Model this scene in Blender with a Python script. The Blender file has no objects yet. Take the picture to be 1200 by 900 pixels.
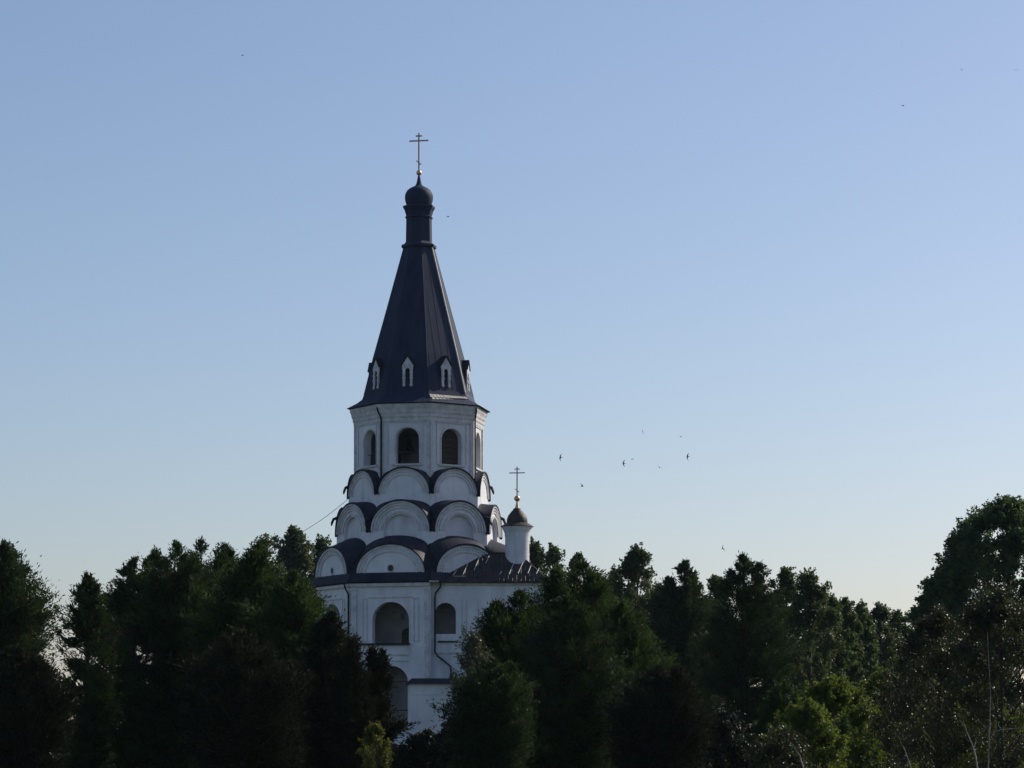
import bpy, math, random
import numpy as np
from mathutils import Vector

R = math.radians
sc = bpy.context.scene
col = sc.collection

# ------------------------------------------------------------------ camera, sky, sun, exposure
CAMZ = 1.6
FPX = 3350.0            # focal length in pixels of a 1200 px wide picture
HY = 890.0              # row of the horizon
cam_d = bpy.data.cameras.new('camera')
cam = bpy.data.objects.new('camera', cam_d)
col.objects.link(cam)
cam.location = (0, 0, CAMZ)
cam.rotation_euler = (R(90), 0, 0)
cam_d.sensor_width = 36.0
cam_d.lens = 36.0 * FPX / 1200.0
cam_d.shift_y = (HY - 450.0) / 1200.0
cam_d.clip_start = 1.0
cam_d.clip_end = 9000.0
sc.camera = cam

SUN_AZ = 126.5          # measured from the viewer's side of the tower towards the right
SUN_EL = 34.0
sun_vec = Vector((math.sin(R(SUN_AZ)) * math.cos(R(SUN_EL)), -math.cos(R(SUN_AZ)) * math.cos(R(SUN_EL)), math.sin(R(SUN_EL))))
w = bpy.data.worlds.new('World')
sc.world = w
w.use_nodes = True
nt = w.node_tree
bg = nt.nodes['Background']
sky = nt.nodes.new('ShaderNodeTexSky')
sky.sky_type = 'NISHITA'
sky.sun_disc = False
sky.sun_elevation = R(SUN_EL)
sky.sun_rotation = math.atan2(sun_vec.x, sun_vec.y)
sky.air_density = 1.0
sky.dust_density = 1.3
sky.ozone_density = 6.0
sky.altitude = 150
wb = nt.nodes.new('ShaderNodeMix')      # white balance of the picture
wb.data_type = 'RGBA'
wb.blend_type = 'MULTIPLY'
wb.inputs[0].default_value = 1.0
wb.inputs[7].default_value = (1.44, 1.215, 1.10, 1)
nt.links.new(sky.outputs[0], wb.inputs[6])
nt.links.new(wb.outputs[2], bg.inputs[0])
bg.inputs[1].default_value = 0.1
sd = bpy.data.lights.new('sun', 'SUN')
sd.energy = 4.8
sd.angle = R(0.5)
sd.color = (1.0, 0.93, 0.82)
so = bpy.data.objects.new('sun', sd)
col.objects.link(so)
so.rotation_euler = sun_vec.to_track_quat('Z', 'Y').to_euler()
sc.view_settings.view_transform = 'Standard'
sc.view_settings.look = 'None'
sc.view_settings.gamma = 1
sc.view_settings.use_curve_mapping = False
sc.view_settings.exposure = 0.0


def PX(x, Y):
    return (x - 600.0) * Y / FPX


def PZ(y, Y):
    return CAMZ + (HY - y) * Y / FPX


# ------------------------------------------------------------------ materials
def mat(name, c1, c2=None, scale=1.0, rough=0.8, bump=0.0, bscale=8.0, metal=0.0, detail=6.0, spec=0.3, stretch=(1, 1, 1), streak=False):
    m = bpy.data.materials.new(name)
    m.use_nodes = True
    t = m.node_tree
    b = t.nodes['Principled BSDF']
    b.inputs['Roughness'].default_value = rough
    b.inputs['Metallic'].default_value = metal
    b.inputs['Specular IOR Level'].default_value = spec
    tc = t.nodes.new('ShaderNodeTexCoord')
    mp = t.nodes.new('ShaderNodeMapping')
    mp.inputs['Scale'].default_value = stretch
    t.links.new(tc.outputs['Object'], mp.inputs[0])
    if c2 is None:
        b.inputs['Base Color'].default_value = (*c1, 1)
    else:
        n = t.nodes.new('ShaderNodeTexNoise')
        n.inputs['Scale'].default_value = scale
        n.inputs['Detail'].default_value = detail
        n.inputs['Roughness'].default_value = 0.62
        t.links.new(mp.outputs[0], n.inputs['Vector'])
        r = t.nodes.new('ShaderNodeValToRGB')
        r.color_ramp.elements[0].position = 0.34
        r.color_ramp.elements[0].color = (*c1, 1)
        r.color_ramp.elements[1].position = 0.68
        r.color_ramp.elements[1].color = (*c2, 1)
        t.links.new(n.outputs[0], r.inputs[0])
        last = r.outputs[0]
        if streak:      # rain streaks and patched plaster
            for sc_, st, lo, amt in ((1.0, (1.4, 1.4, .12), .52, .30), (.8, (1, 1, 1), .60, .22)):
                mp2 = t.nodes.new('ShaderNodeMapping'); mp2.inputs['Scale'].default_value = st
                t.links.new(tc.outputs['Object'], mp2.inputs[0])
                n3 = t.nodes.new('ShaderNodeTexNoise'); n3.inputs['Scale'].default_value = sc_; n3.inputs['Detail'].default_value = 8
                t.links.new(mp2.outputs[0], n3.inputs['Vector'])
                mr = t.nodes.new('ShaderNodeMapRange')
                mr.inputs[1].default_value = lo; mr.inputs[2].default_value = lo + .16; mr.inputs[3].default_value = 0; mr.inputs[4].default_value = amt
                t.links.new(n3.outputs[0], mr.inputs[0])
                mm = t.nodes.new('ShaderNodeMix'); mm.data_type = 'RGBA'
                t.links.new(mr.outputs[0], mm.inputs[0]); t.links.new(last, mm.inputs[6]); mm.inputs[7].default_value = (.30, .29, .28, 1)
                last = mm.outputs[2]
        t.links.new(last, b.inputs['Base Color'])
    if bump:
        n2 = t.nodes.new('ShaderNodeTexNoise')
        n2.inputs['Scale'].default_value = bscale
        n2.inputs['Detail'].default_value = 5
        t.links.new(mp.outputs[0], n2.inputs['Vector'])
        bp = t.nodes.new('ShaderNodeBump')
        bp.inputs['Strength'].default_value = bump
        bp.inputs['Distance'].default_value = 0.1
        t.links.new(n2.outputs[0], bp.inputs['Height'])
        t.links.new(bp.outputs[0], b.inputs['Normal'])
    return m


def foliage_mat(name, dark, light, trans=0.35, rough=0.55, tcol=None):
    m = bpy.data.materials.new(name)
    m.use_nodes = True
    t = m.node_tree
    b = t.nodes['Principled BSDF']
    b.inputs['Roughness'].default_value = rough
    b.inputs['Specular IOR Level'].default_value = 0.25
    a = t.nodes.new('ShaderNodeAttribute')
    a.attribute_name = 'tint'
    r = t.nodes.new('ShaderNodeValToRGB')
    r.color_ramp.elements[0].color = (*dark, 1)
    r.color_ramp.elements[1].color = (*light, 1)
    t.links.new(a.outputs['Fac'], r.inputs[0])
    t.links.new(r.outputs[0], b.inputs['Base Color'])
    tr = t.nodes.new('ShaderNodeBsdfTranslucent')
    mx = t.nodes.new('ShaderNodeMixShader')
    mx.inputs[0].default_value = trans
    gm = t.nodes.new('ShaderNodeMix')
    gm.data_type = 'RGBA'
    gm.blend_type = 'MULTIPLY'
    gm.inputs[0].default_value = 1.0
    t.links.new(r.outputs[0], gm.inputs[6])
    gm.inputs[7].default_value = (*(tcol or (1.3, 1.25, 0.55)), 1)
    t.links.new(gm.outputs[2], tr.inputs[0])
    t.links.new(b.outputs[0], mx.inputs[1])
    t.links.new(tr.outputs[0], mx.inputs[2])
    out = t.nodes['Material Output']
    t.links.new(mx.outputs[0], out.inputs[0])
    return m


M = {}
M['white'] = mat('limewash', (0.62, 0.62, 0.655), (0.79, 0.79, 0.82), 0.45, 0.9, 0.45, 2.2, detail=10, streak=True)
M['trim'] = mat('limewash_trim', (0.46, 0.44, 0.44), (0.70, 0.69, 0.70), 1.9, 0.9, 0.3, 5.0, detail=9)
M['inner'] = mat('gallery_plaster', (0.20, 0.19, 0.185), (0.33, 0.315, 0.30), 0.6, 0.9, 0.2, 3.0)  # interior whitewash, its shade put into the darker colour
M['roof'] = mat('dark_roof_metal', (0.012, 0.015, 0.027), (0.028, 0.031, 0.045), 1.3, 0.62, 0.2, 4.0, spec=0.16, stretch=(1, 1, 0.35))
M['tent'] = mat('tent_sheet_metal', (0.018, 0.027, 0.056), (0.031, 0.041, 0.074), 0.9, 0.7, 0.06, 5.0, spec=0.15, stretch=(1.6, 1.6, 0.25))
M['rust'] = mat('weathered_roof', (0.024, 0.018, 0.019), (0.055, 0.042, 0.040), 1.2, 0.6, 0.3, 5.0)
M['pale'] = mat('lit_seam_metal', (0.30, 0.29, 0.27), (0.55, 0.52, 0.48), 3.0, 0.5, 0.1, 5.0)
M['rib_glint'] = mat('rib_glint_metal', (0.22, 0.21, 0.19), (0.46, 0.43, 0.39), 2.0, 0.5, 0.1, 5.0)  # sun glint on one tent rib, painted as a paler colour
M['gold'] = mat('gilding', (0.55, 0.37, 0.20), (0.75, 0.55, 0.34), 6.0, 0.38, metal=0.75)
M['crossm'] = mat('weathered_gilt_cross', (0.30, 0.27, 0.22), (0.45, 0.40, 0.33), 3.0, 0.5, metal=0.3)
M['dark'] = mat('dark_iron', (0.02, 0.02, 0.025), (0.045, 0.045, 0.05), 4.0, 0.6)
M['pipe'] = mat('painted_pipe', (0.012, 0.014, 0.022), (0.028, 0.030, 0.042), 4.0, 0.75, spec=0.1)
M['wood'] = mat('brown_boards', (0.035, 0.024, 0.017), (0.075, 0.05, 0.033), 3.0, 0.8, 0.3, 6.0, stretch=(1, 1, 6))
M['bronze'] = mat('bell_bronze', (0.05, 0.045, 0.03), (0.09, 0.075, 0.05), 3.0, 0.45, metal=0.7)
M['bark'] = mat('bark', (0.035, 0.027, 0.021), (0.075, 0.06, 0.048), 5.0, 0.95, 0.6, 14.0, stretch=(1, 1, 0.3))
M['deadwood'] = mat('bleached_deadwood', (0.16, 0.145, 0.125), (0.36, 0.33, 0.29), 4.0, 0.9, 0.4, 12.0)
M['bird'] = mat('bird_plumage', (0.02, 0.02, 0.025), (0.05, 0.045, 0.045), 20.0, 0.8)
M['ground'] = mat('meadow', (0.022, 0.032, 0.012), (0.06, 0.075, 0.03), 0.25, 1.0, 0.4, 3.0, detail=10)
M['f_spruce'] = foliage_mat('spruce_needles', (0.012, 0.022, 0.010), (0.046, 0.078, 0.026), 0.25, 0.8)
M['f_spruce2'] = foliage_mat('brownish_needles', (0.010, 0.012, 0.006), (0.026, 0.030, 0.011), 0.12, 0.9)
M['f_thuja'] = foliage_mat('thuja_sprays', (0.013, 0.026, 0.010), (0.055, 0.095, 0.026), 0.3, 0.8)
M['f_far'] = foliage_mat('far_leaves', (0.026, 0.044, 0.026), (0.095, 0.125, 0.055), 0.42)
M['f_oak'] = foliage_mat('broad_leaves', (0.025, 0.046, 0.026), (0.095, 0.150, 0.060), 0.42)
M['f_bright'] = foliage_mat('bright_leaves', (0.035, 0.060, 0.014), (0.125, 0.165, 0.036), 0.5)
M['f_yellow'] = foliage_mat('yellow_leaves', (0.030, 0.040, 0.010), (0.14, 0.15, 0.03), 0.4)
M['f_silver'] = foliage_mat('silvery_leaves', (0.030, 0.036, 0.022), (0.11, 0.115, 0.085), 0.25, 0.4)
M['f_dry'] = foliage_mat('dry_leaves', (0.012, 0.017, 0.009), (0.055, 0.060, 0.032), 0.35, 0.42)
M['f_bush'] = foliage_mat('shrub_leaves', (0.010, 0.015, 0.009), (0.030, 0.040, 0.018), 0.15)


# ------------------------------------------------------------------ helpers
def tag(o, label=None, cat=None, group=None, kind=None):
    if label: o['label'] = label
    if cat: o['category'] = cat
    if group: o['group'] = group
    if kind: o['kind'] = kind
    return o


def empty(name, loc, label, cat, group=None):
    o = bpy.data.objects.new(name, None)
    o.empty_display_size = 0.5
    o.location = loc
    col.objects.link(o)
    return tag(o, label, cat, group)


class MB:
    """collects polygons in world coordinates"""
    def __init__(s):
        s.v = []; s.f = []

    def poly(s, pts):
        n = len(s.v)
        s.v += [tuple(p) for p in pts]
        s.f.append(tuple(range(n, n + len(pts))))

    def grid(s, rows, closed=False):
        n = len(s.v); k = len(rows[0])
        for r in rows: s.v += [tuple(p) for p in r]
        for i in range(len(rows) - 1):
            for j in range(k if closed else k - 1):
                a = n + i * k + j; b = n + i * k + (j + 1) % k
                s.f.append((a, b, b + k, a + k))

    def hexa(s, a, b):
        """two quads a (4 pts) and b (4 pts) joined into a box"""
        n = len(s.v)
        s.v += [tuple(p) for p in a] + [tuple(p) for p in b]
        s.f += [(n+3, n+2, n+1, n), (n+4, n+5, n+6, n+7)] + [(n+i, n+(i+1) % 4, n+4+(i+1) % 4, n+4+i) for i in range(4)]

    def fbox(s, F, u0, u1, o0, o1, z0, z1):
        s.hexa([F(u0, o0, z0), F(u1, o0, z0), F(u1, o1, z0), F(u0, o1, z0)],
               [F(u0, o0, z1), F(u1, o0, z1), F(u1, o1, z1), F(u0, o1, z1)])

    def box(s, x0, x1, y0, y1, z0, z1):
        s.fbox(lambda u, o, z: (u, o, z), x0, x1, y0, y1, z0, z1)

    def tube(s, pts, rad, n=7):
        pts = [Vector(p) for p in pts]
        rr = rad if isinstance(rad, (list, tuple)) else [rad] * len(pts)
        rows = []
        for i, p in enumerate(pts):
            d = (pts[min(i+1, len(pts)-1)] - pts[max(i-1, 0)]).normalized()
            a = d.orthogonal().normalized() if abs(d.z) > 0.9 else d.cross(Vector((0, 0, 1))).normalized()
            if abs(d.z) > 0.9: a = (Vector((1, 0, 0)) - d * d.x).normalized()
            b = d.cross(a)
            rows.append([p + (a * math.cos(2*math.pi*k/n) + b * math.sin(2*math.pi*k/n)) * rr[i] for k in range(n)])
        s.grid(rows, True)
        s.poly(rows[0][::-1]); s.poly(rows[-1])

    def lathe(s, cx, cy, prof, n=32, rot=0.0, cap=True):
        rows = [[(cx + r * math.sin(rot + 2*math.pi*k/n), cy - r * math.cos(rot + 2*math.pi*k/n), z) for k in range(n)] for r, z in prof]
        s.grid(rows, True)
        if cap:
            s.poly(rows[0][::-1]); s.poly(rows[-1])

    def build(s, name, m, parent=None, smooth=False, origin=None):
        me = bpy.data.meshes.new(name)
        o = bpy.data.objects.new(name, me)
        off = Vector((0, 0, 0))
        if parent is not None:
            off = parent['_w'] if False else WORLD[parent.name]
        elif origin is not None:
            off = Vector(origin)
        me.from_pydata([tuple(Vector(p) - off) for p in s.v], [], s.f)
        import bmesh
        bm = bmesh.new(); bm.from_mesh(me)
        bmesh.ops.remove_doubles(bm, verts=bm.verts, dist=0.0005)
        bmesh.ops.recalc_face_normals(bm, faces=bm.faces)
        bm.to_mesh(me); bm.free()
        if smooth:
            me.polygons.foreach_set('use_smooth', [True] * len(me.polygons))
            me.set_sharp_from_angle(angle=R(40))
        me.materials.append(m)
        col.objects.link(o)
        if parent is not None:
            o.parent = parent
        else:
            o.location = off
        WORLD[o.name] = off
        return o


WORLD = {}


def thing(name, loc, label, cat, group=None):
    o = empty(name, loc, label, cat, group)
    WORLD[o.name] = Vector(loc)
    return o


def face_frame(cx, cy, phi):
    n = (math.sin(phi), -math.cos(phi)); t = (math.cos(phi), math.sin(phi))
    return lambda u, out, z: (cx + t[0]*u + n[0]*out, cy + t[1]*u + n[1]*out, z)


def arc(w_, h, zs, n=20, zb=None, uc=0.0):
    p = []
    if zb is not None: p.append((uc - w_, zb))
    for i in range(n + 1):
        a = math.pi * (1 - i / n)
        p.append((uc + w_ * math.cos(a), zs + h * math.sin(a)))
    if zb is not None: p.append((uc + w_, zb))
    return p


def plate(mb, F, pts, o0, o1):
    mb.poly([F(u, o1, z) for u, z in pts])
    mb.poly([F(u, o0, z) for u, z in pts[::-1]])
    mb.grid([[F(u, o0, z) for u, z in pts], [F(u, o1, z) for u, z in pts]])


def band(mb, F, inner, outer, o0, o1):
    """solid arch band between two polylines of the same length"""
    rows = [[F(u, o1, z) for u, z in inner], [F(u, o1, z) for u, z in outer],
            [F(u, o0, z) for u, z in outer], [F(u, o0, z) for u, z in inner], [F(u, o1, z) for u, z in inner]]
    mb.grid(rows)
    for k in (0, -1):
        mb.poly([rows[0][k], rows[1][k], rows[2][k], rows[3][k]])


def arch_panel(mb, F, A, u0, u1, z0, z1, op, d, tn=math.tan(R(22.5))):
    """wall panel with an arched opening op=(uc, hw, zb, zs, rise); thickness d inwards"""
    for out, sh in ((A, 0.0), (A - d, d * tn)):
        a0, a1 = u0 + sh, u1 - sh
        uc, hw, zb, zs, rise = op
        mb.poly([F(a0, out, z0), F(uc - hw, out, z0), F(uc - hw, out, z1), F(a0, out, z1)])
        mb.poly([F(uc + hw, out, z0), F(a1, out, z0), F(a1, out, z1), F(uc + hw, out, z1)])
        if zb > z0: mb.poly([F(uc - hw, out, z0), F(uc + hw, out, z0), F(uc + hw, out, zb), F(uc - hw, out, zb)])
        ap = arc(hw, rise, zs, 18, None, uc)
        mb.grid([[F(u, out, z) for u, z in ap], [F(u, out, z1) for u, z in ap]])
    ap = arc(hw, rise, zs, 18, zb, uc)
    mb.grid([[F(u, A, z) for u, z in ap], [F(u, A - d, z) for u, z in ap]])
    if zb > z0: mb.poly([F(uc - hw, A, zb), F(uc + hw, A, zb), F(uc + hw, A - d, zb), F(uc - hw, A - d, zb)])


# ------------------------------------------------------------------ ground
def build_ground():
    mb = MB()
    n = 60
    xs = [math.copysign(abs(t) ** 1.6, t) * 4500 for t in np.linspace(-1, 1, n)]
    ys = [-300 + 6500 * (i / (n - 1)) ** 2 for i in range(n)]
    rows = []
    for y in ys:
        rows.append([(x, y, 0.0 if 150 < y < 420 or y > 900 else 0.0) for x in xs])
    mb.grid(rows)
    o = mb.build('ground', M['ground'])
    tag(o, kind='structure')
    bpy.context.view_layer.update()


build_ground()

# ------------------------------------------------------------------ bell tower
CX, CY = PX(491, 250), 250.0
S22, C22, T22 = math.sin(R(22.5)), math.cos(R(22.5)), math.tan(R(22.5))
tower = thing('bell_tower', (CX, CY, 0), 'tall white octagonal bell tower with dark tent roof and tiers of round gables', 'bell tower')


def octa(mb, Rad, z0, z1, a, Rad2=None):
    Rad2 = Rad2 or Rad
    mb.lathe(CX, CY, [(Rad, z0), (Rad2, z1)], 8, R(a + 22.5))


def loft_oct(mb, prof, a):
    mb.lathe(CX, CY, prof, 8, R(a + 22.5))


A_LOW, A_MID, A_UP = -14.5, -11.8, -11.0

# ---- lower storeys with open galleries
R5 = 9.22; P5 = R5 * C22; H5 = R5 * S22
YF5 = CY - P5
zl = lambda y: PZ(y, YF5)
mb = MB()
Z_FL2 = zl(756)
for k in (0, 2, 3, 4, 5, 6, 7):      # the annex takes the place of one side
    phi = R(A_LOW + 45 * k)
    F = face_frame(CX, CY, phi)
    u_up = 0.0
    arch_panel(mb, F, P5, -H5, H5, zl(762), zl(683), (u_up, 1.62, Z_FL2, zl(727), zl(705) - zl(727)), 0.8)
    arch_panel(mb, F, P5, -H5, H5, 0.0, zl(762), (u_up, 1.52, zl(856), zl(799), zl(780) - zl(799)), 0.8)
lw = mb.build('gallery_wall', M['white'], tower)
# relief mouldings on the walls
mb = MB()
for k in (0, 2, 3, 4, 5, 6, 7):
    F = face_frame(CX, CY, R(A_LOW + 45 * k))
    o0, o1 = P5 + 0.003, P5 + 0.07
    for s in (-1, 1):
        for a_, b_ in ((2.42, 2.50), (2.02, 2.10)):
            lo, hi = sorted((s*a_, s*b_))
            mb.fbox(F, lo, hi, o0, o1, zl(752), zl(702))
        for (za, zb_) in ((702, 700.6), (752, 750.6)):
            lo, hi = sorted((s*2.02, s*2.50)); mb.fbox(F, lo, hi, o0, o1 + 0.004, zl(za), zl(zb_))
        for a_, b_ in ((3.0, 3.42),):
            lo, hi = sorted((s*a_, s*b_)); mb.fbox(F, lo, hi, o0, o1 + 0.08, 0.3, zl(690))
    mb.fbox(F, -1.95, 1.95, o0, o1, zl(700.5), zl(699))
    mb.fbox(F, -1.55, 1.55, o0, o1 + .01, zl(768), zl(766.5))
    mb.fbox(F, -1.55, 1.55, o0, o1 + .01, zl(775), zl(773.5))
    mb.fbox(F, -H5, H5, o0, P5 + 0.22, zl(687), zl(683.2))
mb.build('wall_moulding', M['trim'], tower)
# ledges under the gallery openings
for k in (7, 0):
    F = face_frame(CX, CY, R(A_LOW + 45 * k))
    mb = MB()
    mb.fbox(F, -3.1, 1.72, P5 + 0.08, P5 + 0.30, zl(756.0), zl(753.6))
    mb.build('gallery_ledge', M['roof'], tower)
    mb = MB()
    mb.fbox(F, -1.6, 1.6, P5 - 0.45, P5 - 0.30, zl(717.5), zl(716.2))
    mb.build('tie_beam', M['dark'], tower)
    mb = MB()
    mb.fbox(F, -1.5, 1.5, P5 - 0.45, P5 - 0.28, zl(799.5), zl(797.5))
    mb.build('arch_beam', M['dark'], tower)
    mb = MB()
    mb.fbox(F, -1.5, 1.5, P5 - 0.45, P5 - 0.30, zl(833), zl(831.5))
    mb.build('arch_beam', M['dark'], tower)
F = face_frame(CX, CY, R(A_LOW))
mb = MB(); mb.fbox(F, 0.80, 1.05, P5 - 0.5, P5 - 0.25, zl(726), zl(718.5)); mb.build('lantern', M['dark'], tower)
# inner drum, floors
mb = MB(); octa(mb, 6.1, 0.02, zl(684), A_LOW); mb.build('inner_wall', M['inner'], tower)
for k in (7, 0):
    F = face_frame(CX, CY, R(A_LOW + 45 * k))
    A6 = 6.1 * C22
    mb = MB()
    plate(mb, F, arc(0.62, 0.5, zl(741), 12, Z_FL2 + .05, 0.75), A6 + .01, A6 + 0.05)
    mb.build('inner_door', M['wood'], tower)
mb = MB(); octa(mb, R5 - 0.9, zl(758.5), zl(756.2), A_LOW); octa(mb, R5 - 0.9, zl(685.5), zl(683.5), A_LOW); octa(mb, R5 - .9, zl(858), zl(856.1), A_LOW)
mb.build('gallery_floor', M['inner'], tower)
# eave strip
mb = MB()
loft_oct(mb, [(R5 + 0.10, zl(681.6)), (R5 + 0.42, zl(681.8)), (R5 + 0.42, zl(680.2)), (R5 + 0.12, zl(671.5)), (R5 - 1.2, zl(664))], A_LOW)
mb.build('lower_eave', M['roof'], tower)

# ---- tiers of kokoshniki
def kok_tier(Rad, ang, ys, ytop, yb, hwf, Rin, ybs, ybt, bands, niche=None, win=False, lip=0.2, dent=False):
    P = Rad * C22; H = Rad * S22; YF = CY - P
    z = lambda y: PZ(y, YF)
    Pin = Rin * C22; Hin = Rin * S22
    zi = lambda y: PZ(y, CY - Pin)
    w_ = H * hwf; rise = z(ytop) - z(ys)
    for k in range(8):
        F = face_frame(CX, CY, R(ang + 45 * k))
        m1 = MB()
        if niche:
            nw, nt_, ns, nb = niche
            plate(m1, F, arc(w_, rise, z(ys), 26, z(yb)), P - 0.75, P - 0.32)
            band(m1, F, arc(nw, z(nt_) - z(ns), z(ns), 26, z(yb)), arc(w_, rise, z(ys), 26, z(yb)), P - 0.35, P)
        else:
            plate(m1, F, arc(w_, rise, z(ys), 26, z(yb)), P - 0.6, P)
        # infill to the corners below the springing
        m1.fbox(F, -H + .004, -w_ + .002, P - 0.6, P - .004, z(yb), z(ys + 1.5))
        m1.fbox(F, w_ - .002, H - .004, P - 0.6, P - .004, z(yb), z(ys + 1.5))
        g = m1.build('round_gable', M['white'], tower)
        m2 = MB()
        for (fa, fb, pr) in bands:
            band(m2, F, arc(w_ * fa, rise * fa, z(ys), 26), arc(w_ * fb, rise * fb, z(ys), 26), P + .003, P + pr)
        if dent:
            for i in range(27):
                a = math.pi * (i + .5) / 27
                u = w_ * .86 * math.cos(a); zz = z(ys) + rise * .86 * math.sin(a)
                m2.fbox(F, u - .05, u + .05, P + .003, P + .12, zz - .06, zz + .06)
        m2.build('archivolt', M['trim'], g)
        m3 = MB()
        e = lip
        band(m3, F, arc(w_, rise, z(ys), 26, z(ys + 2.0)), arc(w_ + e * .45, rise + e, z(ys), 26, z(ys + 2.0)), P - 0.4, P + 0.2)
        # roof running back to the drum behind
        nn = 26
        fr = arc(w_ + .1, rise + e * .8, z(ys), nn); bk = arc(Hin * 1.0, zi(ybt) - zi(ybs), zi(ybs), nn)
        rows = []
        for j in range(9):
            t = j / 8
            rows.append([F(a[0]*(1-t)+b[0]*t, (P + .1)*(1-t) + (Pin-.05)*t, a[1]*(1-t)+b[1]*t ) for a, b in zip(fr, bk)])
        m3.grid(rows)
        # valley flashing closing the corner between neighbours
        for s, q in ((-1, 0), (1, -1)):
            m3.poly([F(s*H, P - .05, z(ys + 2)), F(s*(w_ + .1), P + .1, z(ys + 1)), F(bk[q][0], Pin - .05, bk[q][1]), F(s*Hin, Pin - .05, zi(ybs) - .1)])
        m3.build('gable_roof', M['roof'], g)
        if win:
            m4 = MB()
            c = F(0, P + .02, z(win)); n_ = 14
            cir = lambda r: [(r * math.cos(2*math.pi*i/n_), z(win) + r * 1.1 * math.sin(2*math.pi*i/n_)) for i in range(n_)]
            m4.poly([F(u, P + .006, zz) for u, zz in cir(.24)])
            m4.build('round_window', M['dark'], g)
            m5 = MB()
            a_, b_ = cir(.24), cir(.33)
            a_.append(a_[0]); b_.append(b_[0])
            band(m5, F, a_, b_, P + .004, P + .06)
            m5.build('window_surround', M['trim'], g)
    return


kok_tier(R5 - .06, A_LOW, 671, 638, 673, 0.86, 7.2, 641, 627, [(.94, 1.0, .14), (.74, .79, .09)], win=665.5, lip=.16, dent=True)
kok_tier(7.25, A_MID, 621.5, 587, 650, 0.93, 6.2, 594, 585, [(.95, 1.0, .16), (.86, .90, .12), (.76, .81, .09), (.60, .66, .10)], niche=(1.42, 602.5, 622, 650), lip=.16)
kok_tier(6.22, A_UP, 577, 548.5, 600, 0.93, 5.66, 559, 548, [(.95, 1.0, .12), (.84, .89, .09), (.72, .77, .07)], lip=.15)
# short spouts hanging from the corners of the gable roofs
for Rad, ang, yy, cs in ((7.3, A_MID, 608, (6, 7, 1, 2)), (6.25, A_UP, 571, (6, 2))):
    for c in cs:
        a = R(ang + 22.5 + 45 * c); mb = MB()
        q = [(CX + (Rad + e) * math.sin(a), CY - (Rad + e) * math.cos(a), PZ(yy, CY - Rad * math.cos(a)) - dz) for e, dz in ((-.15, -.1), (.22, .05), (.36, .38), (.40, .62))]
        mb.tube(q, [.16, .14, .11, .05], 6)
        mb.build('water_spout', M['roof'], tower)
# solid cores under the tiers
mb = MB(); octa(mb, 6.7, zl(684), PZ(640, 243.5), A_MID); octa(mb, 5.6, PZ(650, 244), PZ(575, 244.5), A_UP)
mb.build('drum', M['white'], tower)

# ---- belfry
RB = 5.68; PB = RB * C22; HB = RB * S22
zb_ = lambda y: PZ(y, CY - PB)
BU = {7: .42, 0: .2}      # two openings sit off the middle of their sides
mb = MB()
for k in range(8):
    F = face_frame(CX, CY, R(A_UP + 45 * k))
    arch_panel(mb, F, PB, -HB, HB, zb_(585), zb_(474.5), (BU.get(k, 0.0), 1.0, zb_(543), zb_(514.5), zb_(501) - zb_(514.5)), 0.7)
mb.build('belfry_wall', M['white'], tower)
mb = MB()
for k in range(8):
    F = face_frame(CX, CY, R(A_UP + 45 * k))
    o0, o1 = PB + .003, PB + .06
    mb.fbox(F, -1.55, 1.55, o0, o1, zb_(495), zb_(494))
    for s in (-1, 1):
        lo, hi = sorted((s*1.47, s*1.55)); mb.fbox(F, lo, hi, o0, o1 - .004, zb_(543), zb_(495))
        lo, hi = sorted((s*1.90, s*2.14)); mb.fbox(F, lo, hi, o0, o1 + .02, zb_(583), zb_(489))
    band(mb, F, arc(1.03, 1.02, zb_(514.5), 18, zb_(543), BU.get(k, 0.0)), arc(1.13, 1.12, zb_(514.5), 18, zb_(543), BU.get(k, 0.0)), o0, o1 - .02)
    mb.fbox(F, -1.35 + BU.get(k, 0), 1.35 + BU.get(k, 0), o0, PB + .16, zb_(545.5), zb_(543.2))
mb.build('belfry_moulding', M['trim'], tower)
mb = MB()
loft_oct(mb, [(RB + .02, zb_(495)), (RB + .09, zb_(493)), (RB + .10, zb_(489.5)), (RB + .17, zb_(488)), (RB + .19, zb_(485)), (RB + .27, zb_(483)), (RB + .30, zb_(480)), (RB + .42, zb_(476.5)), (RB + .44, zb_(473.2)), (RB + .1, zb_(473.1))], A_UP)
mb.build('belfry_cornice', M['trim'], tower)
mb = MB(); octa(mb, RB - .75, zb_(547), zb_(545), A_UP); octa(mb, RB - .1, zb_(485), zb_(474), A_UP)
mb.build('belfry_floor', M['wood'], tower)
for k in (1, 2, 3, 4, 5):
    F = face_frame(CX, CY, R(A_UP + 45 * k))
    mb = MB()
    ap = arc(0.98, 0.97, zb_(514.5), 18, zb_(542.9))
    plate(mb, F, ap, PB - .62, PB - .56)
    for i in range(7):
        zz = zb_(541) + i * .45
        mb.fbox(F, -.95, .95, PB - .56, PB - .50, zz, zz + .3)
    mb.build('board_shutter', M['wood'], tower)
for k in (7, 0):
    F = face_frame(CX, CY, R(A_UP + 45 * k))
    mb = MB()
    b_ = BU.get(k, 0)
    mb.fbox(F, -.99 + b_, .99 + b_, PB - .40, PB - .35, zb_(529.5), zb_(528.7))
    for u in (-.5, 0, .5): mb.fbox(F, u + b_ - .02, u + b_ + .02, PB - .40, PB - .36, zb_(543), zb_(529))
    mb.build('railing', M['dark'], tower)

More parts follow.
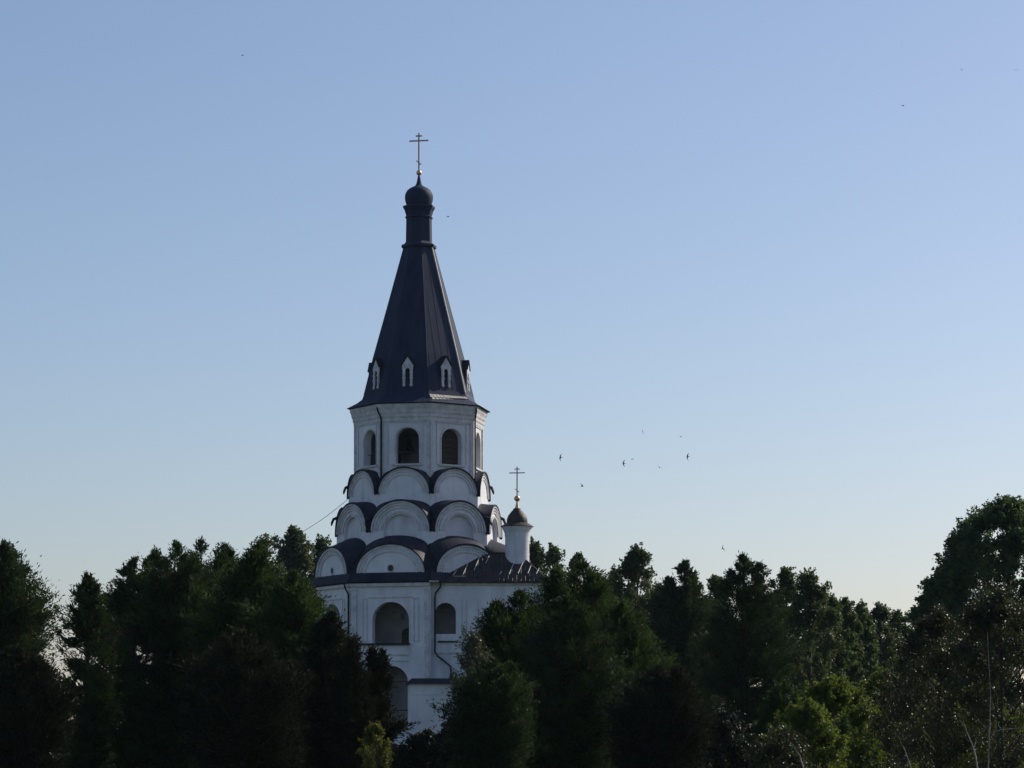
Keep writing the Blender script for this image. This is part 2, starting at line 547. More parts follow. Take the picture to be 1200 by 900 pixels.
# ---- tent roof
zt = lambda y: PZ(y, CY)
k_ = 250.0 / FPX
mb = MB()
rs = 1 / .981
tprof = [(83, 481.4), (84, 480.8), (82, 480.0), (72, 474.6), (66.0, 470.0), (63.8, 464), (53.2, 421), (36.5, 360), (20.3, 300), (18.0, 291)]
loft_oct(mb, [(r * k_ * rs, zt(y) if i > 2 else zt(y)) for i, (r, y) in enumerate(tprof)], A_UP)
tent = mb.build('tent_roof', M['tent'], tower)
# ribs along the eight edges
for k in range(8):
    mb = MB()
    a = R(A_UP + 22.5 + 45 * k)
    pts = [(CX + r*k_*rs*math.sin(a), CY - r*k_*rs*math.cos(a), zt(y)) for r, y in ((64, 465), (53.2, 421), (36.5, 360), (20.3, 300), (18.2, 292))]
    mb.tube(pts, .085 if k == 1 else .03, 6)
    mb.build('roof_rib', M['rib_glint'] if k == 1 else M['tent'], tent)
# standing seams on the facets
mb = MB()
for k in range(8):
    F = face_frame(CX, CY, R(A_UP + 45 * k))
    for f in (-.72, -.36, 0, .36, .72):
        pts = []
        for r, y in ((63.8, 464), (53.2, 421), (36.5, 360), (20.3, 300)):
            rr = r * k_ * rs
            pts.append(F(f * 1.9, rr * C22 + .0, zt(y)))
        ymax = 464 - (464 - 300) * (1 - abs(f) * 1.9 / (63.8 * k_ * rs * S22) * .95)
        # stop where the facet gets narrower than the seam's place
        keep = [pts[0]]
        for (r, y), p in zip(((53.2, 421), (36.5, 360), (20.3, 300)), pts[1:]):
            if r * k_ * rs * S22 > abs(f) * 1.9 + .05: keep.append(p)
        if len(keep) > 1: mb.tube(keep, .014, 4)
mb.build('roof_seam', M['tent'], tent)
# patch of newer pale sheets over the eave of the right-hand front facet
F = face_frame(CX, CY, R(A_UP + 45))
mb = MB()
def skirt(t, u):
    r0, y0, r1, y1 = 66.6, 470.3, 80.5, 479.3
    r = (r0 + (r1-r0)*t) * k_ * rs; y = y0 + (y1-y0)*t
    return F(u * r * S22, r * C22 + .03, zt(y) + .04)
random.seed(4)
for i in range(11):
    u0 = -.98 + i * .172; 
    mb.poly([skirt(.03, u0), skirt(.03, u0 + .155), skirt(.52 - .02*i, u0 + .155), skirt(.50 - .02*i, u0)])
    if i < 6: mb.poly([skirt(.56, u0 + .05), skirt(.56, u0 + .19), skirt(.84 - .05*i, u0 + .19), skirt(.86 - .05*i, u0 + .05)])
mb.build('eave_sheets', M['pale'], tent)
# dormers
for k in range(8):
    F = face_frame(CX, CY, R(A_UP + 45 * k))
    od = 4.42; YD = CY - od
    zd = lambda y: PZ(y, YD)
    h = MB()
    band(h, F, [(-.22, zd(457)), (-.22, zd(435)), (-.16, zd(431.8)), (0, zd(431)), (.16, zd(431.8)), (.22, zd(435)), (.22, zd(457))],
         [(-.42, zd(457)), (-.44, zd(434)), (-.50, zd(428)), (0, zd(417.5)), (.50, zd(428)), (.44, zd(434)), (.42, zd(457))], od - .12, od)
    for s in (-1, 1):
        for yy in (456, 450, 442, 436):
            lo, hi = sorted((s*.18, s*.47)); h.fbox(F, lo, hi, od - .10, od + .05, zd(yy + 1.3), zd(yy))
    d = h.build('dormer_window', M['trim'], tent)
    h = MB(); h.fbox(F, -.30, .30, od - .5, od - .45, zd(457), zd(428)); h.build('shutter', M['dark'], d)
    h = MB()
    rows = []
    for o_ in (od - 1.3, od + .08):
        rows.append([F(-.58, o_, zd(427.6)), F(0, o_, zd(415.8)), F(.58, o_, zd(427.6))])
    h.grid(rows)
    rows2 = [[(p[0], p[1], p[2] + .06) for p in r] for r in rows]
    h.grid(rows2); h.poly([*rows[1], *rows2[1][::-1]])
    for s in (-1, 1):
        h.poly([F(s*.40, od - .12, zd(458)), F(s*.40, od - .12, zd(427)), F(s*.40, od - 1.15, zd(427)), F(s*.40, od - .2, zd(458))])
    h.build('dormer_roof', M['roof'], d)

# ---- neck, onion dome, ball, cross
mb = MB()
loft_oct(mb, [(17.5*k_, zt(292)), (20.8*k_, zt(291)), (20.8*k_, zt(288)), (17*k_, zt(286)), (15.6*k_, zt(284)), (15.2*k_, zt(257)), (16.4*k_, zt(256)), (16.4*k_, zt(254.6)), (15.2*k_, zt(253.6)),
              (16.2*k_, zt(250)), (17.2*k_, zt(247)), (19*k_, zt(244)), (19*k_, zt(242)), (14*k_, zt(241))], A_UP)
mb.build('neck', M['tent'], tower)
mb = MB()
mb.lathe(CX, CY, [(r*k_, zt(y)) for r, y in ((13.6, 243), (15.2, 239), (16.4, 234.5), (16.6, 230.5), (15.9, 227), (13.8, 223.4), (10.5, 220.8), (6.8, 219), (4.2, 217.4), (2.9, 214.5), (1.8, 209), (1.2, 206))], 40)
dome = mb.build('onion_dome', M['tent'], tower, smooth=True)


def ball(mb, cx, cy, cz, r, n=20):
    mb.lathe(cx, cy, [(max(r*math.sin(math.pi*i/12), .001), cz - r*math.cos(math.pi*i/12)) for i in range(13)], n, cap=False)


mb = MB(); ball(mb, CX, CY, zt(202.6), .24); mb.build('finial_ball', M['gold'], dome, smooth=True)


def orth_cross(cx, cy, zbot, ztop, kk, th, phi, parent, m):
    """kk = metres per pixel; offsets read from the picture"""
    F = face_frame(cx, cy, phi)
    H = ztop - zbot
    mb = MB()
    mb.fbox(F, -th/2, th/2, -th/2, th/2, zbot, ztop)
    for s in (-1, 1): pass
    c = mb.build('cross', m, parent)
    mb = MB(); a = H * .255
    mb.fbox(F, -a, a, -th*.45, th*.45, zbot + H*.785, zbot + H*.785 + th*.85); mb.build('crossbar', m, c)
    mb = MB(); a = H * .085
    mb.fbox(F, -a, a, -th*.46, th*.46, zbot + H*.91, zbot + H*.91 + th*.8); mb.build('crossbar', m, c)
    mb = MB(); a = H * .07; z0 = zbot + H*.21
    mb.hexa([F(-a, -th*.44, z0 + a*.8), F(a, -th*.44, z0 - a*.8), F(a, th*.44, z0 - a*.8), F(-a, th*.44, z0 + a*.8)],
            [F(-a, -th*.44, z0 + a*.8 + th*.8), F(a, -th*.44, z0 - a*.8 + th*.8), F(a, th*.44, z0 - a*.8 + th*.8), F(-a, th*.44, z0 + a*.8 + th*.8)])
    mb.build('crossbar', m, c)
    return c


orth_cross(CX, CY, zt(201), zt(156), k_, .13, R(A_UP), tower, M['crossm'])

# ---- drainpipes
def pipe(pts, Y, r=.055, parent=tower):
    mb = MB()
    mb.tube([(PX(x, Y if not isinstance(Y, (list, tuple)) else Y[i]), Y if not isinstance(Y, (list, tuple)) else Y[i], PZ(y, Y if not isinstance(Y, (list, tuple)) else Y[i])) for i, (x, y) in enumerate(pts)], r, 7)
    return mb.build('drainpipe', M['roof'], parent)


def pipe_at(Rad, ang, ys, r=.075):
    """pipe along an octagon corner; ys = (row, extra radius, sideways metres)"""
    a = R(ang)
    mb = MB(); pts = []
    for y, e, s in ys:
        X = CX + (Rad + e) * math.sin(a) + s * math.cos(a); Y = CY - (Rad + e) * math.cos(a) + s * math.sin(a)
        pts.append((X, Y, PZ(y, Y)))
    mb.tube(pts, r, 7)
    mb.build('drainpipe', M['pipe'], tower)


for kk in (0, 2, 4, 6):
    pipe_at(RB, A_UP - 22.5 + 45 * kk, [(477.5, .42, -.1), (482, .40, 0), (488, .22, .12), (492, .14, .16), (540, .14, .16), (566, .14, .16)])
for kk in (0, 4, 6):
    pipe_at(R5, A_LOW - 22.5 + 45 * kk, [(684, .36, -.45), (690, .30, -.35), (696, .16, -.15), (702, .14, -.15), (754, .14, -.15), (800, .14, -.15), (880, .14, -.15)])

# ---- porch block projecting at ground level on the right
mb = MB()
YP = 238.2
x0, x1 = PX(481, YP), PX(562, YP)
mb.box(x0, x1, YP, YP + 6, 0, PZ(803, YP))
mb.box(x0 - .05, x1 + .05, YP - .06, YP - .003, PZ(814, YP), PZ(812.6, YP))
mb.box(x0 - .09, x1 + .09, YP - .12, YP + 6, PZ(803, YP), PZ(801.6, YP))
mb.build('porch_wall', M['white'], tower)
mb = MB()
a = [(x0 - .45, YP - .4, PZ(801.6, YP)), (x1 + .4, YP - .4, PZ(801.6, YP)), (x1 + .4, YP + 3.5, PZ(801.6, YP)), (x0 - .45, YP + 3.5, PZ(801.6, YP))]
b = [(x0 + .1, YP + .9, PZ(794.5, YP)), (x1, YP + .9, PZ(794.5, YP)), (x1, YP + 3.4, PZ(794.5, YP)), (x0 + .1, YP + 3.4, PZ(794.5, YP))]
mb.hexa(a, b)
mb.build('porch_roof', M['roof'], tower)

# ------------------------------------------------------------------ bells in the belfry
def bell(x, y, ztop, s, label):
    t = thing('bell', (x, y, ztop), label, 'bell', 'bells hanging in the belfry')
    mb = MB()
    mb.lathe(x, y, [(.12*s, ztop), (.35*s, ztop - .06*s), (.46*s, ztop - .25*s), (.52*s, ztop - .7*s), (.66*s, ztop - 1.0*s), (.86*s, ztop - 1.22*s), (.84*s, ztop - 1.27*s)], 28)
    mb.build('bell_body', M['bronze'], t, smooth=True)
    mb = MB(); mb.tube([(x, y, ztop - .2*s), (x, y, ztop - 1.3*s)], [.03*s, .09*s], 8); mb.build('clapper', M['dark'], t)
    mb = MB(); mb.tube([(x, y, ztop - .02), (x, y, zb_(489))], .05, 8); mb.build('hanger', M['dark'], t)


bell(CX - 1.1, CY - 2.2, zb_(506), 1.15, 'large dark bronze bell hanging behind the front opening of the belfry')
bell(CX + 1.9, CY - 1.6, zb_(508), .75, 'smaller bronze bell hanging behind the right opening of the belfry')
bell(CX - 3.1, CY - 1.0, zb_(508), .6, 'smallest bronze bell hanging behind the narrow left opening of the belfry')

# ------------------------------------------------------------------ annex with turret
YA = 241.6
ax0, ax1 = CX + R5 * math.sin(R(8)) + .003, PX(637, YA)
ax1 = PX(637, YA) #, PX(637, YA)
annex = thing('church_annex', ((ax0 + ax1)/2, YA + 4, 0), 'white annex with brown hipped metal roof joined to the right side of the bell tower', 'annex')
za = lambda y: PZ(y, YA)
Fa = lambda u, out, z: (u, YA - out, z)
mb = MB()
arch_panel(mb, Fa, 0.0, ax0, PX(548, YA), za(752), za(682), (PX(522, YA), .88, za(743), za(718.5), .88), .6, 0.0)
mb.box(ax0, PX(548, YA), YA, YA + .6, 0, za(752.05))
mb.box(PX(548, YA) + .002, ax1, YA, YA + 9, 0, za(682))
mb.box(ax0, PX(548, YA), YA + 2.4, YA + 9, 0, za(682))
mb.poly([(ax0, YA, 0), (ax0, 240.9, 0), (ax0, 240.9, za(682)), (ax0, YA, za(682))])
mb.build('wall', M['white'], annex)
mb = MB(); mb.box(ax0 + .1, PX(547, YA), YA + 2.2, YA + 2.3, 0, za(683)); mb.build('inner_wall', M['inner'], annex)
mb = MB()
for xa, xb in ((541, 542), (546, 547), (560, 561), (590, 591), (595, 596)):
    mb.box(PX(xa, YA), PX(xb, YA), YA - .07, YA - .003, za(750), za(702))
mb.box(ax0, ax1 + .06, YA - .18, YA - .003, za(686), za(682.5))
mb.box(ax0, ax1 + .05, YA - .09, YA - .004, za(766), za(764.3))
mb.build('moulding', M['trim'], annex)
mb = MB(); mb.box(PX(513, YA), PX(536, YA), YA - .16, YA - .002, za(752.8), za(751)); mb.build('ledge', M['roof'], annex)
mb = MB(); mb.box(PX(510.5, YA), PX(534, YA), YA + .25, YA + .38, za(717.6), za(716.2)); mb.build('tie_beam', M['dark'], annex)
# hipped roof
ea = za(681.5); e0, e1 = PX(512, YA), PX(643.5, YA)
yr = YA + 2.1; rz = PZ(648, yr); r0, r1 = PX(554, yr), PX(607, yr)
mb = MB()
A_, B_, C_, D_ = (e0, YA - .5, ea), (e1, YA - .5, ea), (e1, YA + 9.3, ea), (e0, YA + 9.3, ea)
P_, Q_ = (r0, yr, rz), (r1, yr, rz)
mb.poly([A_, B_, Q_, P_]); mb.poly([B_, C_, Q_]); mb.poly([C_, D_, P_, Q_]); mb.poly([D_, A_, P_])
dn = lambda p: (p[0], p[1], p[2] - .13)
mb.poly([dn(A_), dn(B_), B_, A_]); mb.poly([dn(B_), dn(C_), C_, B_]); mb.poly([dn(D_), dn(A_), A_, D_]); mb.poly([dn(C_), dn(D_), D_, C_]); mb.poly([dn(A_), dn(D_), dn(C_), dn(B_)])
aroof = mb.build('roof', M['rust'], annex)


def on_slope(x, y):
    """point of the annex's front roof slope seen at picture place x, y"""
    n = (rz - ea) / (yr - (YA - .5))
    k = (HY - y) / FPX
    Y = (ea - n * (YA - .5) - CAMZ) / (k - n)
    return Vector((PX(x, Y), Y, PZ(y, Y)))


seams = [(531, 675.5, 535, 669), (542, 675.5, 548.5, 661), (555.5, 669.5, 562.5, 652.5), (569.5, 661, 573, 652.5),
         (585.5, 674, 588, 670.5), (596.5, 674, 602, 661), (607, 673, 613, 659.5), (618.5, 673, 622, 664), (628.5, 673.5, 631, 668)]
for (xa, ya, xb, yb) in seams:
    p, q = on_slope(xa, ya), on_slope(xb, yb)
    mb = MB(); mb.tube([p + Vector((0, 0, .07)), q + Vector((0, 0, .07))], .045, 5); mb.build('lit_seam', M['pale'], aroof)  # bright streaks of sunlit seams painted in as pale strips
mb = MB(); p, q = on_slope(532, 676), on_slope(546, 676); mb.tube([p + Vector((0, 0, .05)), q + Vector((0, 0, .05))], .035, 5); mb.build('lit_seam', M['pale'], aroof)
# dark seams between
mb = MB()
for i in range(26):
    t = (i + .5) / 26
    x = e0 + (e1 - e0) * t
    # run up the slope until a hip
    f = min(1, max(0, (x - e0) / (r0 - e0)) if x < r0 else max(0, (e1 - x) / (e1 - r1)) if x > r1 else 1)
    if f < .08: continue
    mb.tube([(x, YA - .48, ea + .03), (x, YA - .5 + f * (yr - YA + .5) * .97, ea + .03 + (rz - ea) * f * .97)], .022, 4)
for a, b in ((A_, P_), (B_, Q_), (P_, Q_), (C_, Q_)): mb.tube([a, b], .07, 6)
mb.build('roof_seam', M['rust'], aroof)
# turret
YT = yr; xt = PX(606, YT); kt = YT / FPX * .95
zz = lambda y: PZ(y, YT)
mb = MB()
mb.lathe(xt, YT, [(15.0*kt, zz(662)), (14.8*kt, zz(630)), (15.4*kt, zz(628)), (15.4*kt, zz(625)), (16.4*kt, zz(623)), (18.4*kt, zz(619)), (18.9*kt, zz(617.6)), (12*kt, zz(617.5))], 28)
tur = mb.build('turret', M['white'], annex, smooth=True)
mb = MB()
mb.lathe(xt, YT, [(18.5*kt, zz(617.6)), (20.6*kt, zz(617.5)), (20.4*kt, zz(616.9)), (13.6*kt, zz(613)), (10*kt, zz(612.5))], 28)
mb.build('turret_eave', M['rust'], tur)
mb = MB()
mb.lathe(xt, YT, [(r*kt, zz(y)) for r, y in ((12.6, 614.5), (13.0, 611.5), (12.6, 608), (10.9, 604), (8.0, 600.4), (5.2, 597.6), (4.9, 596.4), (3, 595.4))], 36)
td = mb.build('turret_dome', M['rust'], annex, smooth=True)
mb = MB(); mb.lathe(xt, YT, [(r*kt, zz(y)) for r, y in ((3.2, 596.6), (2.1, 593), (1.1, 588.5), (1.0, 586))], 20); ball(mb, xt, YT, zz(584.3), .26)
mb.build('finial', M['gold'], td, smooth=True)
orth_cross(xt, YT, zz(583), zz(547), kt, .10, R(-8), annex, M['crossm'])
# annex drainpipe
mb = MB()
YQ = YA - .22
mb.tube([(PX(x, y_), y_, PZ(y, y_)) for x, y, y_ in ((516.5, 683, YA - .45), (516, 688, YA - .4), (510.5, 695, YQ), (509.6, 700, YQ), (509.6, 764, YQ), (513, 769, YQ), (522, 776, YQ), (528, 781, YQ), (529, 795, YQ))], .075, 7)
mb.build('drainpipe', M['pipe'], annex)
mb = MB(); mb.box(PX(503, 240.2), PX(514, 240.2), 240.0, 240.9, PZ(682, 240.2), PZ(680.3, 240.2)); mb.build('gutter', M['pale'], annex)

# ------------------------------------------------------------------ cable
Yc = 246.0
mb = MB()
p0 = Vector((CX - 6.0, 247.5, PZ(584, 247.5))); p1 = Vector((PX(335, 262), 262, PZ(633, 262)))
mb.tube([p0.lerp(p1, t) - Vector((0, 0, 1.2 * t * (1 - t))) for t in [i/12 for i in range(13)]], .022, 5)
o = mb.build('overhead_cable', M['dark'], origin=tuple(p1))
tag(o, 'thin cable running down from the tower gables behind the treetops on the left', 'cable')


# ------------------------------------------------------------------ trees
def leaf_mesh(name, P, D, W, tint, m, parent, off):
    """one triangle-ish blade per leaf: P centres, D half-length vectors, W half-width vectors"""
    n = len(P)
    V = np.empty((n, 4, 3), np.float32)
    V[:, 0] = P - D; V[:, 1] = P + W - D * .1; V[:, 2] = P + D; V[:, 3] = P - W - D * .1
    V -= np.array(off, np.float32)
    me = bpy.data.meshes.new(name)
    me.vertices.add(n * 4); me.vertices.foreach_set('co', V.reshape(-1))
    me.loops.add(n * 4); me.loops.foreach_set('vertex_index', np.arange(n * 4, dtype=np.int32))
    me.polygons.add(n); me.polygons.foreach_set('loop_start', np.arange(0, n * 4, 4, dtype=np.int32))
    me.polygons.foreach_set('loop_total', np.full(n, 4, np.int32))
    me.update(calc_edges=True)
    at = me.attributes.new('tint', 'FLOAT', 'FACE')
    at.data.foreach_set('value', np.clip(tint, 0, 1).astype(np.float32))
    me.materials.append(m)
    o = bpy.data.objects.new(name, me)
    col.objects.link(o); o.parent = parent
    return o


def unit(a): return a / (np.linalg.norm(a, axis=1, keepdims=True) + 1e-9)


def blades(rng, P, dirs, spread, ln, wd):
    n = len(P)
    D = unit(dirs + rng.normal(0, spread, (n, 3)))
    L = ln * rng.uniform(.6, 1.3, (n, 1))
    side = unit(np.cross(D, rng.normal(0, 1, (n, 3))))
    return D * L * .5, side * wd * .5 * rng.uniform(.7, 1.3, (n, 1))


def profile(kind):
    def f(t):
        if kind == 'spruce':     # broad shoulders, blunt pointed top, skirt pulled in
            return min(1, ((1 - t) * 3.6) ** .72) * (0.72 + .28 * min(1, t / .3))
        if kind == 'cone':
            return min(1, ((1 - t) * 1.7) ** .78) * (0.8 + .2 * min(1, t / .2))
        if kind == 'column':
            return min(1, ((1 - t) * 4.6) ** .55) * (0.7 + .3 * min(1, t / .35))
        if kind == 'round':
            return math.sqrt(max(0, 1 - (2 * t - .9) ** 2 / 1.22)) 
    return f


GAPS = [(80, 742, 5), (87, 765, 7), (108, 774, 6), (124, 784, 5), (160, 762, 6), (173, 772, 8), (204, 768, 6), (172, 800, 5), (93, 800, 4)]      # thin places low in the crowns where sky shows between the branches


def conifer(name, x, ytop, hw, Y, label, m='f_spruce', kind='spruce', group=None, n=60000, seed=1, base=0.5, nb=260, ln=.22, wd=.065, up=.35, sig=.2, tops=3, cat='tree', trunk_lean=0, hole=None, depth=0.8):
    """x, ytop: where the top stands; hw: half width in metres; Y: distance"""
    n = int(n * 2.0); nb = int(nb * 1.7); hw *= 1.04; ln *= .85; wd *= .85
    rng = np.random.default_rng(seed)
    X0 = PX(x, Y); H = PZ(ytop, Y)
    t_ = thing(name, (X0, Y, 0), label, cat, group)
    f = profile(kind)
    rr = random.Random(seed)
    lead = [(0, 0, 1.0)] + [(rr.uniform(-.5, .5) * hw, rr.uniform(-.5, .5) * hw, rr.uniform(.92, .99)) for _ in range(tops - 1)]
    T = 1 - rng.uniform(0, 1, nb) ** 1.25          # more branches near the top
    T = np.clip(T, 0, .995)
    ang = rng.uniform(0, 2 * math.pi, nb)
    r = np.array([f(t) for t in T]) * hw * rng.uniform(.62, 1.12, nb) * (1 + .16 * np.sin(ang * 3 + seed) + .1 * np.sin(ang * 5 + T * 9 + seed))
    L = np.array(lead)[rng.integers(0, len(lead), nb)]
    z = base + (H * L[:, 2] - base) * T
    ox = L[:, 0] * T ** 2; oy = L[:, 1] * T ** 2
    tip = np.stack([X0 + ox + r * np.cos(ang), Y + oy + r * np.sin(ang) * depth, z], 1)
    lift = np.where(T > .45, r * (.25 + up), r * .05) + .15
    root = np.stack([X0 + ox * .8, Y + oy * .8, np.maximum(z - lift, .3)], 1)
    # extra leaders straight up
    ex = np.array([[X0 + a, Y + b, H * c] for a, b, c in lead]); er = ex - np.array([0, 0, H * .07])
    tip = np.concatenate([tip, ex]); root = np.concatenate([root, er]); r2 = np.concatenate([r, np.full(len(lead), .3)])
    wgt = np.linalg.norm(tip - root, axis=1) ** 1.1 + .1; wgt /= wgt.sum()
    idx = rng.choice(len(tip), n, p=wgt)
    s = rng.uniform(.12, 1.0, n) ** .8
    d = tip[idx] - root[idx]; dl = np.linalg.norm(d, axis=1, keepdims=True)
    # twigs leave the branch sideways
    sgm = sig * (1.35 - s[:, None]) * np.clip(dl / 1.2, .5, 1.8)
    ntw = 20
    tw = rng.integers(0, ntw, n)
    key = (idx * ntw + tw)
    tj = np.random.default_rng(seed + 99).normal(0, 1, (len(tip) * ntw, 3))[key]
    ts = np.random.default_rng(seed + 98).uniform(.1, 1.0, len(tip) * ntw)[key]
    s = np.clip(.55 * ts + .45 * s, 0, 1.03)
    u = rng.uniform(0, 1, (n, 1))
    P = root[idx] + d * s[:, None] + tj * sgm * 1.6 * u + rng.normal(0, 1, (n, 3)) * sgm * .35
    P[:, 2] = np.maximum(P[:, 2], .05)
    dirs = unit(d) * .8 + tj * .5 + np.array([0, 0, up])
    if hole is not None:
        keep = np.ones(n, bool)
        for hx, hy_, hr in hole:
            cx_, cz_ = PX(hx, Y), PZ(hy_, Y)
            rad = hr * Y / FPX
            keep &= ~((np.abs(P[:, 0] - cx_) < rad * 1.6) & (np.abs(P[:, 2] - cz_) < rad) & (rng.uniform(0, 1, n) < .94))
        P, dirs, idx = P[keep], dirs[keep], idx[keep]
    D, W = blades(rng, P, dirs, .45, ln, wd)
    tint = np.random.default_rng(seed + 5).uniform(.1, .8, len(tip))[idx] + rng.normal(0, .16, len(P))
    leaf_mesh('crown', P, D, W, tint, M[m], t_, (X0, Y, 0))
    mb = MB()
    k = H / 10
    mb.tube([(X0, Y, 0), (X0 + .06*k, Y, H*.3), (X0 - .04*k, Y, H*.6), (X0, Y, H*.95)], [.20*k, .16*k, .10*k, .02*k], 8)
    order = np.argsort(-r)[:70]
    for i in order:
        a, b = Vector(root[i]), Vector(tip[i])
        mb.tube([a, a.lerp(b, .5) - Vector((0, 0, .06 * (b-a).length)), b], [.045*k, .028*k, .008*k], 5)
    mb.build('trunk', M['bark'], t_)
    return t_


def broadleaf(name, x, ytop, hw, Y, label, m='f_far', group=None, n=45000, seed=1, zbot=None, clumps=130, ln=.16, wd=.10, cr=.75, kind='round', cat='tree', depth=.8, limbs=40, droop=0.0, bark='bark', fill=.35):
    rng = np.random.default_rng(seed)
    X0 = PX(x, Y); H = PZ(ytop, Y)
    t_ = thing(name, (X0, Y, 0), label, cat, group)
    f = profile(kind)
    zb = zbot if zbot is not None else H * .12
    T = rng.uniform(0, 1, clumps) ** .72
    ang = rng.uniform(0, 2 * math.pi, clumps)
    q = rng.uniform(fill, 1, clumps) ** .5
    r = np.array([f(t) for t in T]) * hw * q * (1 + .15 * np.sin(ang * 3 + seed))
    r = np.maximum(r - cr * .5, 0)
    C = np.stack([X0 + r * np.cos(ang), Y + r * np.sin(ang) * depth, zb + (H - cr * .7 - zb) * T], 1)
    C[:, 2] -= rng.uniform(0, .5, clumps) * cr * .6
    n = int(n * 1.5); ln *= .84; wd *= .84
    for q_ in range(4): C[q_] = (X0 + rng.uniform(-.35, .35) * hw * q_ * .5, Y, H - cr * (.6 + .45 * q_))
    # each clump is made of a few shoots that radiate outwards and up
    axis = C - np.array([X0, Y, zb + (H - zb) * .35])
    axis = unit(axis) + np.array([0, 0, .45 - droop])
    nsh = 9
    SD = unit(np.repeat(unit(axis), nsh, 0) + rng.normal(0, .75, (clumps * nsh, 3)))
    SL = cr * rng.uniform(.5, 1.35, clumps * nsh) * np.repeat(1.2 - .5 * T, nsh)
    SO = np.repeat(C, nsh, 0) + rng.normal(0, cr * .25, (clumps * nsh, 3))
    k = rng.integers(0, clumps * nsh, n)
    s = rng.uniform(-.2, 1, n)
    P = SO[k] + SD[k] * (SL[k] * s)[:, None] + rng.normal(0, 1, (n, 3)) * (cr * .19 * (1.25 - s))[:, None]
    P[:, 2] -= droop * np.maximum(s, 0) ** 2 * cr
    P[:, 2] = np.maximum(P[:, 2], .05)
    D, W = blades(rng, P, SD[k] * .5 - np.array([0, 0, droop]), .8, ln, wd)
    tint = rng.uniform(.05, .85, clumps * nsh)[k] * .6 + rng.uniform(0, .4, n) + (rng.uniform(0, 1, n) < .05) * .35
    leaf_mesh('crown', P, D, W, tint, M[m], t_, (X0, Y, 0))
    mb = MB()
    g = H / 12
    mb.tube([(X0 + .1, Y, 0), (X0, Y, H*.35), (X0 + .1*g, Y, H*.65), (X0, Y, H*.93)], [.24*g, .18*g, .1*g, .015], 8)
    for i in range(min(limbs, clumps)):
        c = Vector(C[i]); zr = max(.3, c.z - math.hypot(c.x - X0, (c.y - Y)) * .8 - .5)
        a = Vector((X0, Y, min(zr, H * .85)))
        mb.tube([a, a.lerp(c, .5) + Vector((0, 0, -.1*g)), c], [.06*g, .04*g, .012*g], 5)
    mb.build('trunk', M[bark], t_)
    return t_


GC = 'dark evergreens in front of the bell tower'
# left-hand evergreens
conifer('spruce_tree', 4, 633, 2.45, 132, 'dark spruce with feathery top at the left edge of the photo', n=70000, seed=11, nb=330, tops=4, group=GC, kind='column')
conifer('spruce_tree', 103, 673, 1.35, 128, 'small narrow spruce in the sky gap right of the leftmost spruce', n=26000, seed=12, nb=170, tops=2, group=GC, hole=GAPS, kind='column')
conifer('spruce_tree', 158, 652, 2.2, 140, 'spruce forming the left shoulder of the big dark evergreen clump', n=46000, seed=13, nb=250, tops=3, group=GC, hole=GAPS, kind='spruce')
conifer('spruce_tree', 205, 634, 2.5, 136, 'bushy spruce at the left peak of the big dark evergreen clump', n=60000, seed=14, nb=320, tops=4, group=GC, hole=GAPS)
conifer('spruce_tree', 236, 630, 2.9, 146, 'spruce at the highest middle peak of the big dark evergreen clump', n=60000, seed=15, nb=330, tops=4, group=GC, hole=GAPS)
conifer('thuja_tree', 303, 634, 2.9, 130, 'broad green evergreen in the right half of the clump left of the tower', m='f_thuja', n=80000, seed=16, nb=380, tops=5, group=GC)
conifer('thuja_tree', 345, 668, 2.5, 126, 'evergreen whose slope overlaps the left edge of the tower wall', m='f_thuja', n=60000, seed=17, nb=320, tops=3, group=GC)
conifer('young_spruce', 388, 716, 1.6, 122, 'lower evergreen against the left edge of the tower wall', m='f_spruce2', n=34000, seed=18, nb=230, tops=2, group=GC)
conifer('young_spruce', 413, 748, 1.15, 118, 'small pointed evergreen before the left part of the tower arcade', m='f_spruce2', n=22000, seed=19, nb=150, tops=1, kind='cone', group=GC)
conifer('young_spruce', 436, 758, 1.1, 119, 'small pointed evergreen nearest the lower arch of the tower', m='f_spruce2', n=20000, seed=20, nb=150, tops=2, kind='cone', group=GC)
conifer('young_spruce', 285, 738, 2.5, 116, 'low brownish evergreen at the foot of the left evergreen clump', m='f_spruce2', n=50000, seed=21, nb=300, tops=3, group=GC)
conifer('young_spruce', 18, 757, 2.0, 114, 'low brownish evergreen at the foot of the leftmost spruce', m='f_spruce2', n=42000, seed=22, nb=280, tops=3, group=GC)
# right of the tower
conifer('thuja_tree', 684, 654, 3.0, 140, 'tallest dark evergreen right of the tower with a rounded point', m='f_thuja', n=85000, seed=31, nb=400, tops=3, group=GC)
conifer('thuja_tree', 609, 691, 2.7, 137, 'evergreen with a low point before the right part of the annex', m='f_thuja', n=50000, seed=32, nb=300, tops=2, group=GC)
conifer('thuja_tree', 666, 698, 2.5, 134, 'dark evergreen filling between the two points right of the tower', m='f_spruce', n=60000, seed=33, nb=320, tops=3, group=GC)
conifer('thuja_tree', 728, 706, 2.2, 138, 'evergreen on the right slope of the tallest one beside the tower', m='f_thuja', n=50000, seed=34, nb=300, tops=3, group=GC)
conifer('young_spruce', 770, 780, 2.2, 124, 'low brownish evergreen at the right foot of the tallest one', m='f_spruce2', n=36000, seed=35, nb=260, tops=3, group=GC)
conifer('young_spruce', 577, 772, 1.8, 122, 'low dark evergreen below the annex wall', m='f_spruce', n=36000, seed=36, nb=260, tops=3, group=GC)
broadleaf('willow_tree', 556, 740, 1.4, 131, 'small drooping tree with pale silvery leaves before the annex wall', m='f_silver', n=11000, seed=37, clumps=80, ln=.13, wd=.06, cr=.42, droop=.8, cat='tree')

